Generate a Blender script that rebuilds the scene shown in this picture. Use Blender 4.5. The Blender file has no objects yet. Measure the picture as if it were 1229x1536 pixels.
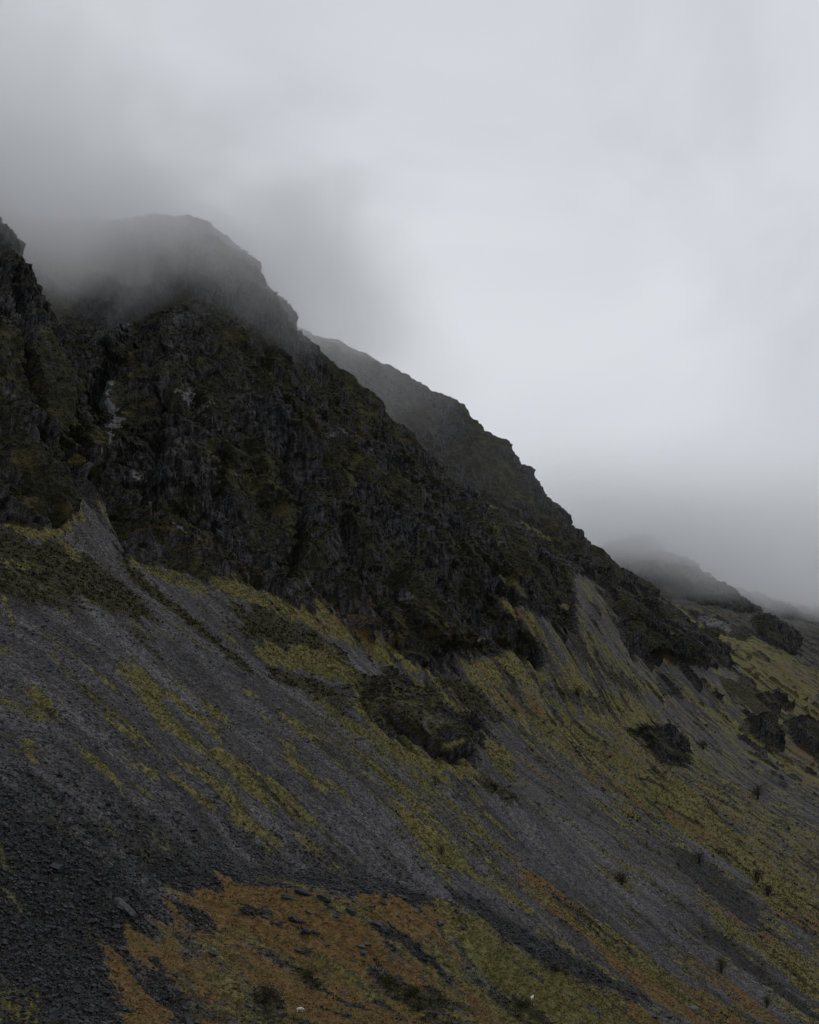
import bpy, math, random
import numpy as np
from mathutils import Vector, Matrix

S = bpy.context.scene
COL = S.collection
R = math.radians
QUALITY = 1.0   # grid spacing factor of the terrain
NS = 1.0        # amount of scattered cover

# ------------------------------------------------------------------ camera
F = 50.0 / 36.0 * 1536.0           # focal length in photo pixels
HORIZON = 1150.0
PITCH = math.atan((HORIZON - 768.0) / F)
cam = bpy.data.cameras.new('camera')
cam.sensor_fit = 'VERTICAL'; cam.sensor_height = 36.0; cam.sensor_width = 36.0 * 1229 / 1536; cam.lens = 50.0
cam.clip_start = 1.0; cam.clip_end = 60000.0
cam_o = bpy.data.objects.new('camera', cam); COL.objects.link(cam_o)
cam_o.location = (0, 0, 0); cam_o.rotation_euler = (math.pi / 2 + PITCH, 0, 0)
S.camera = cam_o

# ------------------------------------------------------------------ exposure and render settings
S.view_settings.view_transform = 'Standard'; S.view_settings.look = 'None'
S.view_settings.exposure = 0.0; S.view_settings.gamma = 1.0
S.cycles.max_bounces = 12; S.cycles.diffuse_bounces = 2; S.cycles.glossy_bounces = 1
S.cycles.volume_bounces = 10; S.cycles.transmission_bounces = 1; S.cycles.transparent_max_bounces = 4
S.cycles.volume_max_steps = 256; S.cycles.volume_step_rate = 1.0
S.cycles.use_denoising = True
S.cycles.caustics_reflective = False; S.cycles.caustics_refractive = False

# ------------------------------------------------------------------ sky (overcast) and a very soft sun
SUN_EL, SUN_AZ = R(52), R(70)
world = bpy.data.worlds.new('World'); S.world = world; world.use_nodes = True
nt = world.node_tree; nt.nodes.clear()
def N(tree, typ, **kw):
    n = tree.nodes.new(typ)
    for k, v in kw.items(): setattr(n, k, v)
    return n
out = N(nt, 'ShaderNodeOutputWorld'); bg = N(nt, 'ShaderNodeBackground')
nt.links.new(bg.outputs[0], out.inputs[0])
tc = N(nt, 'ShaderNodeTexCoord')
sky = N(nt, 'ShaderNodeTexSky', sky_type='NISHITA', sun_disc=False, sun_elevation=SUN_EL, sun_rotation=SUN_AZ)
mp = N(nt, 'ShaderNodeMapping'); mp.inputs['Scale'].default_value = (1.0, 1.0, 1.5)
nt.links.new(tc.outputs['Generated'], mp.inputs[0])
n1 = N(nt, 'ShaderNodeTexNoise'); n1.inputs['Scale'].default_value = 3.4; n1.inputs['Detail'].default_value = 6.0
n1.inputs['Roughness'].default_value = 0.5; n1.inputs['Distortion'].default_value = 0.9
nt.links.new(mp.outputs[0], n1.inputs['Vector'])
rp = N(nt, 'ShaderNodeValToRGB')
e = rp.color_ramp.elements
e[0].position = 0.30; e[0].color = (0.585, 0.60, 0.635, 1)
e[1].position = 0.68; e[1].color = (0.695, 0.71, 0.742, 1)
nt.links.new(n1.outputs['Fac'], rp.inputs[0])
# overcast deck: brightest towards one azimuth where the cloud is thin
def vdot(tree, vec, d):
    n = N(tree, 'ShaderNodeVectorMath', operation='DOT_PRODUCT'); tree.links.new(vec, n.inputs[0]); n.inputs[1].default_value = d
    return n.outputs['Value']
bd = Vector((0.09, 0.91, 0.40)).normalized()
mr = N(nt, 'ShaderNodeMapRange'); nt.links.new(vdot(nt, tc.outputs['Generated'], bd), mr.inputs['Value'])
mr.inputs['From Min'].default_value = 0.90; mr.inputs['From Max'].default_value = 1.0
mr.inputs['To Min'].default_value = 0.88; mr.inputs['To Max'].default_value = 1.05
mr.interpolation_type = 'SMOOTHSTEP'
ml = N(nt, 'ShaderNodeVectorMath', operation='SCALE'); nt.links.new(rp.outputs[0], ml.inputs[0]); nt.links.new(mr.outputs[0], ml.inputs['Scale'])
sk = N(nt, 'ShaderNodeVectorMath', operation='SCALE'); nt.links.new(sky.outputs[0], sk.inputs[0]); sk.inputs['Scale'].default_value = 0.10
mx = N(nt, 'ShaderNodeMix', data_type='RGBA'); mx.inputs[0].default_value = 0.94
nt.links.new(sk.outputs[0], mx.inputs[6]); nt.links.new(ml.outputs[0], mx.inputs[7])
nt.links.new(mx.outputs[2], bg.inputs['Color']); bg.inputs['Strength'].default_value = 1.0
sun = bpy.data.lights.new('sun', 'SUN'); sun.energy = 0.5; sun.angle = R(40); sun.color = (1.0, 0.97, 0.93)
sun_o = bpy.data.objects.new('sun', sun); COL.objects.link(sun_o)
sd = Vector((math.sin(SUN_AZ) * math.cos(SUN_EL), math.cos(SUN_AZ) * math.cos(SUN_EL), math.sin(SUN_EL)))
sun_o.rotation_euler = sd.to_track_quat('Z', 'Y').to_euler()

# ------------------------------------------------------------------ helpers
CP, SP = math.cos(PITCH), math.sin(PITCH)
def ray(px, py):
    u = (px - 614.5) / F; v = (768.0 - py) / F
    d = (u, CP - v * SP, SP + v * CP)
    return (d[0] / d[1], d[2] / d[1])
def at(px, py, Y):
    a, b = ray(px, py)
    return (a * Y, Y, b * Y)
def tag(o, label=None, cat=None, group=None, kind=None):
    if label: o['label'] = label
    if cat: o['category'] = cat
    if group: o['group'] = group
    if kind: o['kind'] = kind
    return o
def make_mesh(name, V, Fc, mats, smooth=False, matidx=None):
    """V (n,3) float, Fc (m,k) int"""
    V = np.ascontiguousarray(V, dtype=np.float32); Fc = np.ascontiguousarray(Fc, dtype=np.int32)
    me = bpy.data.meshes.new(name); k = Fc.shape[1]
    me.vertices.add(len(V)); me.vertices.foreach_set('co', V.ravel())
    me.loops.add(Fc.size); me.loops.foreach_set('vertex_index', Fc.ravel())
    me.polygons.add(len(Fc)); me.polygons.foreach_set('loop_start', np.arange(0, Fc.size, k, dtype=np.int32))
    for m in (mats if isinstance(mats, (list, tuple)) else [mats]): me.materials.append(m)
    if matidx is not None: me.polygons.foreach_set('material_index', np.ascontiguousarray(matidx, dtype=np.int32))
    me.polygons.foreach_set('use_smooth', np.full(len(Fc), smooth, dtype=bool))
    me.update(calc_edges=True)
    return me
def link(name, me, parent=None):
    o = bpy.data.objects.new(name, me); COL.objects.link(o)
    if parent: o.parent = parent
    return o
def attr(me, name, data, typ='FLOAT_COLOR'):
    a = me.attributes.new(name, typ, 'POINT')
    a.data.foreach_set('color' if typ == 'FLOAT_COLOR' else 'value', np.ascontiguousarray(data, dtype=np.float32).ravel())

# vectorised gradient noise
def _h(ix, iy, iz, s):
    h = (ix.astype(np.uint32) * np.uint32(374761393) + iy.astype(np.uint32) * np.uint32(668265263)
         + iz.astype(np.uint32) * np.uint32(2246822519) + np.uint32(s * 3266489917 & 0xffffffff))
    h = (h ^ (h >> np.uint32(13))) * np.uint32(1274126177)
    h = (h ^ (h >> np.uint32(16))) * np.uint32(2654435761)
    return (h ^ (h >> np.uint32(15)))
def _u(h): return h.astype(np.float32) * np.float32(1.0 / 4294967296.0)
def noise(P, s=0):
    """value-gradient noise, about -1..1; P (n,2|3)"""
    i0 = np.floor(P).astype(np.int32); f = (P - i0).astype(np.float32)
    if P.shape[1] == 2:
        i0 = np.concatenate([i0, np.zeros((len(P), 1), np.int32)], 1); f3 = None; dz = (0,)
    else: dz = (0, 1)
    w = f * f * f * (f * (f * 6 - 15) + 10)
    r = np.zeros(len(P), np.float32)
    for cx in (0, 1):
        wx = w[:, 0] if cx else 1 - w[:, 0]
        for cy in (0, 1):
            wy = w[:, 1] if cy else 1 - w[:, 1]
            for cz in dz:
                h = _h(i0[:, 0] + cx, i0[:, 1] + cy, i0[:, 2] + cz, s)
                g = ((h & np.uint32(1023)).astype(np.float32) / 511.5 - 1) * (f[:, 0] - cx) \
                    + (((h >> np.uint32(10)) & np.uint32(1023)).astype(np.float32) / 511.5 - 1) * (f[:, 1] - cy)
                ww = wx * wy
                if len(dz) == 2:
                    g = g + (((h >> np.uint32(20)) & np.uint32(1023)).astype(np.float32) / 511.5 - 1) * (f[:, 2] - cz)
                    ww = ww * (w[:, 2] if cz else 1 - w[:, 2])
                r += g * ww
    return r * 1.6
def fbm(P, o=4, s=0, g=0.5):
    a = 1.0; r = 0
    for k in range(o):
        r = r + a * noise(P * (2.03 ** k), s + k * 17); a *= g
    return r
def ridged(P, o=4, s=0, g=0.5):
    a = 1.0; r = 0
    for k in range(o):
        r = r + a * (1 - 2 * np.abs(noise(P * (2.03 ** k), s + k * 13))); a *= g
    return r
def cells(P, s=0):
    """jittered cells: returns a per-cell random tilted plane, 3-D, faceted rock"""
    i0 = np.floor(P).astype(np.int32); best = np.full(len(P), 9e9, np.float32); val = np.zeros(len(P), np.float32)
    for dx in (-1, 0, 1):
        for dy in (-1, 0, 1):
            for dz in (-1, 0, 1):
                ix, iy, iz = i0[:, 0] + dx, i0[:, 1] + dy, i0[:, 2] + dz
                h = _h(ix, iy, iz, s); h2 = _h(ix, iy, iz, s + 77)
                qx = (ix + (h & np.uint32(1023)) / 1023.0 - P[:, 0]).astype(np.float32)
                qy = (iy + ((h >> np.uint32(10)) & np.uint32(1023)) / 1023.0 - P[:, 1]).astype(np.float32)
                qz = (iz + ((h >> np.uint32(20)) & np.uint32(1023)) / 1023.0 - P[:, 2]).astype(np.float32)
                d = qx * qx + qy * qy + qz * qz; m = d < best
                v = ((h2 & np.uint32(1023)) / 511.5 - 1) * 0.6 + qx * ((h2 >> np.uint32(10) & np.uint32(255)) / 127.5 - 1) \
                    + qy * ((h2 >> np.uint32(18) & np.uint32(255)) / 127.5 - 1) + qz * 0.6
                best[m] = d[m]; val[m] = v[m]
    return val
def sstep(a, b, x):
    t = np.clip((x - a) / (b - a), 0, 1); return t * t * (3 - 2 * t)

# ------------------------------------------------------------------ the mountain: a smooth surface through surveyed points
CTRL = [  # photo direction (px, py) and distance Y in metres
 # scree apron
 (0,1536,234),(0,1400,258),(0,1250,290),(0,1100,337),(0,1000,380),(0,900,425),(-200,1536,200),(-300,1100,280),(-300,800,400),
 (150,1500,262),(150,1200,332),(150,1000,415),(150,900,476),
 (300,1200,372),(300,1050,450),(300,950,525),(400,1100,455),(400,1000,560),
 (500,1300,392),(500,1200,435),(500,1080,530),(620,1325,420),(520,1315,400),(400,1305,372),(620,1220,475),(620,1150,540),
 (700,1335,452),(760,1370,452),(750,1250,540),(750,1130,690),(820,1415,455),(800,1050,830),
 (900,1420,490),(900,1300,600),(900,1150,780),(900,1050,930),(1000,1480,500),(1000,1300,660),(1000,1180,820),(1000,1080,1010),
 (1100,1500,540),(1100,1350,680),(1100,1200,900),(1100,1080,1180),(1229,1500,600),(1229,1350,790),(1229,1200,1080),(1229,1100,1400),
 (1229,1030,1750),(1500,1500,760),(1500,1250,1300),(1500,1150,2000),(1000,1600,420),(1229,1650,450),
 # near knoll of bracken
 (200,1560,240),(400,1600,250),(300,1450,290),(400,1450,303),(520,1450,318),(600,1536,292),(450,1536,277),(650,1450,335),(700,1536,310),(760,1480,345),
 (300,1345,322),(400,1335,338),(500,1338,336),(600,1351,347),(680,1378,352),(760,1430,352),(850,1482,356),(850,1560,335),(940,1526,368),
 # cliff foot
 (0,780,500),(100,800,528),(180,840,548),(300,870,592),(420,905,640),(540,960,672),(620,1000,700),(700,990,745),(780,990,800),(850,985,900),
 # middle outcrop bulge
 (560,1040,575),(620,1060,575),(690,1090,600),(720,1140,630),(600,1115,540),
 # left wall of the gully
 (0,700,528),(0,600,560),(0,450,625),(0,330,690),(-300,600,450),(-300,200,700),(60,440,650),(100,560,605),(110,700,560),(40,620,560),
 # gully
 (185,480,815),(165,560,745),(145,660,680),(150,760,590),(130,700,650),
 # main face
 (250,800,612),(300,700,655),(300,600,700),(300,500,765),(300,400,845),(300,328,905),(230,600,690),(220,700,635),(240,480,760),
 (200,338,960),(100,335,960),(400,850,660),(400,750,700),(400,650,745),(400,550,800),(400,470,850),(372,400,890),
 (450,503,890),(500,900,680),(500,800,725),(500,700,780),(500,620,845),(500,556,893),(545,606,910),(600,950,700),(600,850,750),(600,750,815),
 (600,690,890),(600,638,955),(560,880,712),(650,900,745),(700,940,775),(700,850,840),(700,780,940),(700,742,1010),
 (800,940,850),(800,900,890),(800,840,990),(800,802,1080),(850,895,960),(855,858,1080),
 # hidden ground behind the front skyline
 (545,660,1060),(450,580,1040),(500,600,1080),(590,700,1120),(660,740,1150),(372,450,1050),(300,400,1060),(620,690,1140),(700,775,1170),(780,815,1230),(0,400,1100),(150,400,1150),
 # second ridge
 (480,530,1330),(540,570,1320),(600,625,1290),(700,700,1270),(760,765,1270),(820,815,1310),
 (460,500,1400),(540,530,1400),(620,572,1400),(690,606,1380),(722,628,1350),(742,664,1350),(780,702,1350),(815,745,1370),(842,792,1390),(870,815,1420),(903,842,1460),(945,872,1500),
 (460,560,1600),(600,620,1600),(740,720,1600),(840,830,1650),(300,500,1600),(460,620,2000),
 # right gully and lower rib
 (890,880,1200),(930,930,1130),(960,985,1130),(1030,985,1220),(1085,1000,1290),(1040,940,1500),(1000,905,1500),(1120,990,1500),
 (1100,945,1700),(1170,985,1600),(1229,985,1900),(1150,930,2000),
 # far knob and slopes in the cloud
 (940,812,2050),(975,818,2050),(1008,842,2060),(1035,872,2080),(950,860,1900),(900,870,2000),(1100,888,2250),(1170,905,2400),(1229,915,2600),
 (1400,950,2600),(700,1050,3300),(1000,1050,3300),(1300,1050,3300),(450,950,3300),(150,900,3300),(1000,980,2700),(1229,960,3000),(1600,1000,2600),(940,880,2500),(800,1000,2400),(880,960,1900),
]
C3 = np.array([at(*c) for c in CTRL])
CX = C3[:, :2]; CZ = C3[:, 2]
CC = 25.0
def _phi(d2): return np.sqrt(d2 + CC * CC)
n_ = len(CX)
A = np.zeros((n_ + 3, n_ + 3)); D2 = ((CX[:, None] - CX[None]) ** 2).sum(-1)
A[:n_, :n_] = _phi(D2) + np.eye(n_) * 0.6 * -1
A[:n_, n_] = 1; A[:n_, n_ + 1:] = CX; A[n_, :n_] = 1; A[n_ + 1:, :n_] = CX.T
WS = np.linalg.solve(A, np.concatenate([CZ, np.zeros(3)]))
def base_z(x, y):
    x = np.asarray(x, float).ravel(); y = np.asarray(y, float).ravel(); o = np.empty(len(x))
    for i in range(0, len(x), 40000):
        xx = x[i:i + 40000].astype(np.float32); yy = y[i:i + 40000].astype(np.float32)
        d2 = (xx[:, None] - CX[None, :, 0].astype(np.float32)) ** 2 + (yy[:, None] - CX[None, :, 1].astype(np.float32)) ** 2
        o[i:i + 40000] = _phi(d2) @ WS[:n_].astype(np.float64) + WS[n_] + WS[n_ + 1] * xx + WS[n_ + 2] * yy
    return o
# a lattice of the smooth surface in (x/y, y), read bilinearly from here on
LU = np.linspace(-0.50, 0.62, 420); LY = np.exp(np.linspace(math.log(110), math.log(3600), 1000))
gu, gy = np.meshgrid(LU, LY)
LZ = base_z(gu * gy, gy).reshape(gu.shape)
def surf(x, y):
    x = np.asarray(x, float); y = np.asarray(y, float)
    fi = np.clip(((x / y) - LU[0]) / (LU[1] - LU[0]), 0, len(LU) - 1.001)
    fj = np.clip((np.log(np.maximum(y, 111)) - math.log(110)) / (math.log(3600 / 110) / 999), 0, 998.999)
    i = fi.astype(int); j = fj.astype(int); a = fi - i; b = fj - j
    return (LZ[j, i] * (1 - a) + LZ[j, i + 1] * a) * (1 - b) + (LZ[j + 1, i] * (1 - a) + LZ[j + 1, i + 1] * a) * b
def cast(pts):
    """where the directions (px, py) meet the smooth ground"""
    pts = np.asarray(pts, float); a, b = ray(pts[:, 0], pts[:, 1])
    ys = LY[None, :]; X = a[:, None] * ys; Y = np.broadcast_to(ys, X.shape)
    below = surf(X, Y) > b[:, None] * ys
    k = np.where(below.any(1), below.argmax(1), len(LY) - 1)
    Yh = LY[k]
    for _ in range(1):
        lo = LY[np.maximum(k - 1, 0)]; hi = LY[k]
        for _ in range(10):
            mid = (lo + hi) / 2; u_ = surf(a * mid, mid) > b * mid
            hi = np.where(u_, mid, hi); lo = np.where(u_, lo, mid)
        Yh = (lo + hi) / 2
    return np.stack([a * Yh, Yh, surf(a * Yh, Yh)], 1)
# ------------------------------------------------------------------ what covers the ground: patches surveyed on the slope, kept in world metres
FALL = np.array([0.92, -0.39]); STRIKE = np.array([0.39, 0.92])
def densify(pts, closed=True, step=22):
    o = []; n = len(pts)
    for i in range(n if closed else n - 1):
        a = np.array(pts[i], float); b = np.array(pts[(i + 1) % n], float); k = max(1, int(np.hypot(*(b - a)[:2]) / step))
        for t in range(k): o.append(a + (b - a) * t / k)
    if not closed: o.append(np.array(pts[-1], float))
    return np.array(o)
def stroke(pts):
    p = densify(pts, False, 18); t = np.gradient(p[:, :2], axis=0); t /= np.linalg.norm(t, axis=1)[:, None] + 1e-9
    nrm = np.stack([-t[:, 1], t[:, 0]], 1); w = p[:, 2:3] / 2; s = np.linspace(0, 1, len(p))[:, None]
    w = w * np.clip(np.minimum(s * 6 + 0.25, (1 - s) * 6 + 0.25), 0, 1)
    return np.concatenate([p[:, :2] + nrm * w, (p[:, :2] - nrm * w)[::-1]])
def to_world(poly): return cast(poly)[:, :2]
def sdf(P, W):
    d = np.full(len(P), 9e9); ins = np.zeros(len(P), bool); n = len(W)
    for i in range(n):
        a = W[i]; b = W[(i + 1) % n]; e = b - a; l2 = (e * e).sum() + 1e-9
        t = np.clip(((P - a) @ e) / l2, 0, 1); q = P - a - t[:, None] * e; d = np.minimum(d, (q * q).sum(1))
        if a[1] != b[1]:
            c = ((a[1] > P[:, 1]) != (b[1] > P[:, 1])) & (P[:, 0] < (b[0] - a[0]) * (P[:, 1] - a[1]) / (b[1] - a[1]) + a[0]); ins ^= c
    d = np.sqrt(d); return np.where(ins, d, -d)
SCREE, GRASS, BRACKEN, HEATH, CRAG, BOULD = range(6)
SLOPE_POLY = [(-150,800),(0,787),(60,795),(105,790),(122,765),(131,735),(145,745),(160,785),(178,838),(240,853),(300,868),(360,880),(420,903),(480,930),(540,957),
  (590,985),(640,1003),(680,998),(700,985),(745,983),(790,985),(805,1003),(822,1000),(815,965),(790,945),(768,925),(760,900),(785,905),(830,945),(866,950),
  (866,905),(860,862),(872,858),(930,900),(960,890),(1030,905),(1100,920),(1229,940),(1420,960),(1420,1690),(-250,1690)]
G, B, H, C, Sc, Bo = GRASS, BRACKEN, HEATH, CRAG, SCREE, BOULD
# (class, strength, polygon) and (class, strength, stroke with widths)
PATCH = [
 ('p', C, 1, [(884,848),(903,878),(917,905),(927,935),(934,962),(948,988),(1000,990),(1090,1003),(1088,985),(1045,945),(1000,915),(950,890),(915,872)]),
 ('p', H, .85, [(-20,800),(100,805),(150,835),(200,870),(230,925),(205,935),(165,915),(120,895),(60,905),(-20,890)]),
 ('s', H, .9, [(180,845,14),(280,930,12),(385,1015,8)]),('s', H, .8, [(230,880,10),(300,950,10),(370,1010,7)]),
 ('s', Sc, .9, [(100,800,12),(190,872,14),(280,945,13),(340,1000,12)]),
 ('s', G, 1, [(300,868,14),(360,884,26),(434,920,30),(495,938,34),(577,978,30),(615,1000,16)]),
 ('s', G, .9, [(200,845,10),(245,862,16),(310,885,18)]),
 ('p', H, .95, [(350,915),(400,915),(460,950),(515,980),(500,1000),(440,990),(390,985),(355,945)]),
 ('s', G, .9, [(385,982,22),(440,990,38),(490,992,40),(525,1020,28)]),
 ('s', H, .8, [(400,1005,16),(470,1035,22),(540,1060,20)]),
 ('s', G, .9, [(520,1000,20),(560,1060,60),(620,1120,60),(700,1150,50)]),
 ('p', C, .85, [(532,1018),(585,1010),(638,1030),(690,1058),(727,1085),(730,1130),(707,1146),(660,1138),(638,1125),(585,1103),(544,1065)]),
 ('s', G, .8, [(590,1015,12),(650,1040,16),(705,1070,16)]),('s', G, .6, [(640,1075,12),(700,1100,16)]),('s', H, .8, [(560,1040,16),(610,1070,24),(670,1115,20)]),('s', G, .7, [(600,1050,8),(640,1060,10)]),('s', G, .7, [(660,1120,10),(715,1110,14)]),
 ('s', G, .9, [(600,990,10),(660,1020,16),(700,1050,12)]),
 ('s', H, 1, [(664,1018,14),(705,1045,22),(755,1085,14)]),
 ('s', G, .9, [(730,1100,20),(750,1140,34),(765,1170,26)]),('s', G, .8, [(660,1140,10),(700,1160,22),(740,1180,20)]),
 ('s', H, 1, [(705,1160,12),(740,1180,18),(775,1205,10)]),
 ('p', G, 1, [(690,1000),(715,987),(760,985),(792,985),(805,1010),(790,1030),(750,1022),(712,1018)]),
 ('s', G, .85, [(795,1005,24),(850,1030,40),(910,1060,40),(960,1080,30),(1010,1085,14)]),
 ('s', G, .6, [(700,1010,20),(760,1045,26),(820,1080,26)]),
 ('s', G, .95, [(748,898,8),(785,925,12),(830,960,14),(870,985,10)]),('s', G, .9, [(835,908,12),(875,915,14)]),
 ('s', G, .95, [(810,1083,26),(860,1105,36),(905,1130,46),(965,1170,58),(1040,1222,56),(1090,1268,46),(1165,1328,40),(1240,1372,40)]),
 ('s', G, .6, [(880,1060,16),(950,1110,22),(1000,1150,20)]),
 ('s', B, .9, [(905,1088,12),(955,1130,24),(1000,1165,14)]),('s', B, .7, [(1040,1170,12),(1100,1220,18),(1160,1270,14)]),
 ('s', B, .7, [(830,1110,10),(890,1165,14),(980,1225,14)]),
 ('s', Sc, .8, [(845,1105,10),(900,1150,14),(960,1190,10)]),
 ('s', G, .9, [(1030,1045,8),(1090,1083,12),(1145,1125,14),(1229,1180,14)]),
 ('s', G, .85, [(1010,915,12),(1090,960,40),(1160,1000,50),(1240,1040,60)]),('s', G, .7, [(1110,1000,20),(1180,1050,30),(1240,1080,30)]),
 ('s', B, .8, [(1140,1070,16),(1190,1110,30),(1240,1150,26)]),('s', B, .7, [(1150,990,10),(1229,1030,14)]),
 ('s', B, .9, [(1158,1245,10),(1195,1280,22),(1240,1315,20)]),
 ('s', B, .9, [(962,985,10),(990,988,12),(1020,996,8)]),
 ('p', G, .5, [(700,1020),(850,985),(960,1040),(1090,1130),(1229,1235),(1260,1420),(1130,1310),(1000,1230),(880,1160),(780,1095)]),
 ('p', G, .35, [(480,1040),(560,1110),(680,1190),(780,1290),(700,1290),(600,1230),(500,1150),(440,1090)]),
 ('p', G, .4, [(1060,1000),(1240,1060),(1240,1230),(1120,1110)]),
 ('s', H, .7, [(900,868,10),(945,905,22),(985,950,26),(1080,1000,16)]),('s', H, .5, [(800,1020,14),(860,1045,20),(930,1075,16)]),
 # dark crags standing out of the slope
 ('p', C, 1, [(948,1098),(985,1090),(1025,1095),(1032,1120),(1035,1145),(1010,1150),(985,1140),(970,1115)]),
 ('p', C, 1, [(1125,930),(1165,935),(1195,955),(1199,985),(1170,978),(1130,960)]),
 ('p', C, .9, [(1020,915),(1075,930),(1130,950),(1120,965),(1060,945)]),
 ('p', C, .9, [(1130,1035),(1165,1035),(1182,1060),(1165,1068),(1140,1055)]),
 ('p', C, .9, [(1120,1080),(1145,1085),(1168,1120),(1150,1125),(1130,1105)]),
 ('p', C, .9, [(1180,1090),(1229,1085),(1260,1130),(1229,1145),(1200,1120)]),
 ('p', H, .9, [(1075,1015),(1130,1030),(1180,1060),(1150,1075),(1100,1055)]),
 ('s', Sc, .9, [(780,905,8),(830,945,22),(900,985,34),(960,1025,36),(1040,1090,44),(1110,1150,54),(1240,1240,66)]),
 ('s', Sc, .9, [(868,866,14),(892,895,26),(912,925,28),(935,960,16)]),('s', H, .75, [(850,955,14),(900,1000,24),(960,1040,20)]),('s', G, .7, [(880,950,8),(930,1000,16),(1000,1045,16)]),
 # moss streaks on the scree
 ('s', G, .95, [(36,1028,8),(62,1055,16),(92,1086,8)]),
 ('s', G, .8, [(72,975,5),(100,1008,7)]),('s', G, .95, [(105,1018,5),(165,1070,8),(205,1102,13),(245,1133,9)]),
 ('s', G, .95, [(115,1113,14),(145,1145,24),(172,1175,10)]),('s', G, .85, [(140,1002,8),(172,1038,12)]),
 ('s', G, .85, [(192,998,14),(225,1042,26),(245,1078,22),(275,1108,12)]),
 ('s', G, .75, [(240,1035,8),(298,1082,16),(330,1112,14)]),
 ('s', G, .7, [(300,1038,8),(328,1068,14),(352,1098,8)]),
 ('s', G, .85, [(308,1122,18),(350,1150,26),(385,1180,34),(425,1205,40),(468,1230,24)]),
 ('s', G, .9, [(272,1138,6),(310,1170,16),(365,1215,22)]),('s', G, .95, [(250,1163,8),(285,1190,17),(322,1220,10)]),
 ('s', G, .9, [(342,1220,10),(390,1255,20),(428,1277,16)]),('s', G, .7, [(430,1255,18),(470,1280,30),(520,1310,20)]),
 ('s', G, .85, [(198,1172,6),(230,1202,9)]),('s', G, .9, [(420,1113,8),(445,1150,17),(487,1190,10)]),
 ('s', G, .7, [(405,1060,7),(450,1100,10),(492,1120,8)]),('s', G, .8, [(485,1165,8),(530,1205,11)]),
 ('s', G, .8, [(470,1050,8),(552,1101,15),(634,1150,14),(665,1175,8)]),
 ('s', G, .7, [(540,1100,8),(590,1145,12),(640,1175,10)]),
 ('s', G, .7, [(530,1125,6),(577,1166,14),(634,1211,18),(665,1250,10)]),
 ('s', G, .95, [(600,1215,10),(633,1250,24),(675,1285,30),(712,1315,12)]),
 ('s', G, .75, [(675,1200,8),(715,1243,14),(770,1290,8)]),('s', G, .8, [(712,1305,10),(760,1345,14),(800,1370,8)]),
 ('s', G, .9, [(218,1248,14),(238,1268,34),(262,1292,14)]),('s', G, .7, [(143,1240,14),(178,1266,24)]),
 ('s', G, .7, [(172,1218,8),(196,1236,10)]),('s', G, .7, [(245,1238,8),(266,1254,8)]),
 ('s', G, .8, [(-20,1240,24),(20,1300,30)]),('s', G, .8, [(0,1335,10),(34,1366,14)]),('s', G, .55, [(-30,1470,60),(30,1500,60),(70,1560,50)]),
 ('s', G, .9, [(0,787,12),(45,798,14),(90,800,14),(118,775,16),(122,740,14)]),('s', G, .85, [(0,843,10),(55,850,12)]),
 ('s', G, .85, [(58,878,8),(96,890,10)]),('s', G, .85, [(95,815,16),(125,850,14)]),('s', G, .8, [(120,893,8),(150,908,10)]),
 ('s', G, .6, [(0,880,8),(25,945,8)]),('s', H, .7, [(190,945,14),(235,985,14)]),('s', H, .6, [(60,900,20),(130,915,20)]),
 ('s', G, .6, [(900,1180,14),(960,1235,16)]),
 # lower right
 ('s', B, .95, [(768,1285,10),(816,1341,30),(870,1385,34),(925,1425,30),(990,1470,34),(1066,1515,36),(1143,1560,36)]),
 ('s', G, .8, [(715,1275,6),(790,1335,9),(870,1372,12),(960,1430,12)]),
 ('s', B, .9, [(850,1380,20),(900,1415,26),(960,1470,30),(1040,1530,30)]),('s', G, .85, [(850,1370,12),(920,1420,18),(1000,1475,18),(1080,1540,16)]),
 ('s', G, .6, [(800,1390,8),(860,1430,14),(950,1480,12)]),
 ('s', B, .8, [(1015,1425,14),(1060,1460,24),(1110,1495,26),(1180,1560,30)]),
 ('s', G, .85, [(1055,1350,16),(1110,1395,34),(1180,1440,46),(1250,1490,50)]),('s', B, .7, [(1055,1350,10),(1100,1380,18),(1170,1420,14)]),
 ('s', G, .8, [(1120,1290,20),(1160,1345,36),(1250,1410,30)]),('s', B, .8, [(1180,1370,20),(1240,1400,30)]),
 ('s', G, .7, [(920,1315,20),(950,1335,20)]),('s', G, .7, [(1150,1480,20),(1240,1540,30)]),
 ('s', Bo, .9, [(690,1350,12),(750,1390,30),(820,1430,36),(900,1470,26),(975,1505,14)]),
 ('s', Bo, .8, [(1040,1370,14),(1120,1450,16),(1229,1530,16)]),
 ('s', Bo, .8, [(1000,1270,30),(1080,1330,36),(1150,1390,30)]),
 # boulder field bottom left
 ('p', Bo, .5, [(-200,1120),(60,1150),(200,1220),(330,1268),(470,1290),(600,1315),(560,1345),(470,1345),(300,1400),(200,1560),(200,1690),(-250,1690)]),
 ('p', Bo, 1, [(-200,1230),(0,1225),(110,1250),(210,1300),(330,1325),(470,1320),(600,1335),(690,1365),(640,1352),(560,1340),(470,1330),(400,1325),(300,1335),(255,1350),(250,1375),(215,1395),(180,1400),(180,1480),(200,1560),(200,1690),(-250,1690)]),
 ('s', G, .55, [(-30,1480,50),(30,1510,60),(70,1570,50)]),('s', G, .6, [(-20,1250,20),(20,1310,24)]),('s', G, .6, [(0,1335,10),(34,1366,12)]),
 # knoll
 ('p', B, 1, [(178,1402),(215,1397),(258,1378),(256,1348),(290,1332),(400,1324),(470,1330),(560,1343),(640,1354),(700,1372),(760,1415),(850,1465),(930,1495),(1010,1545),(1010,1690),(210,1690),(178,1480)]),
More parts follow.
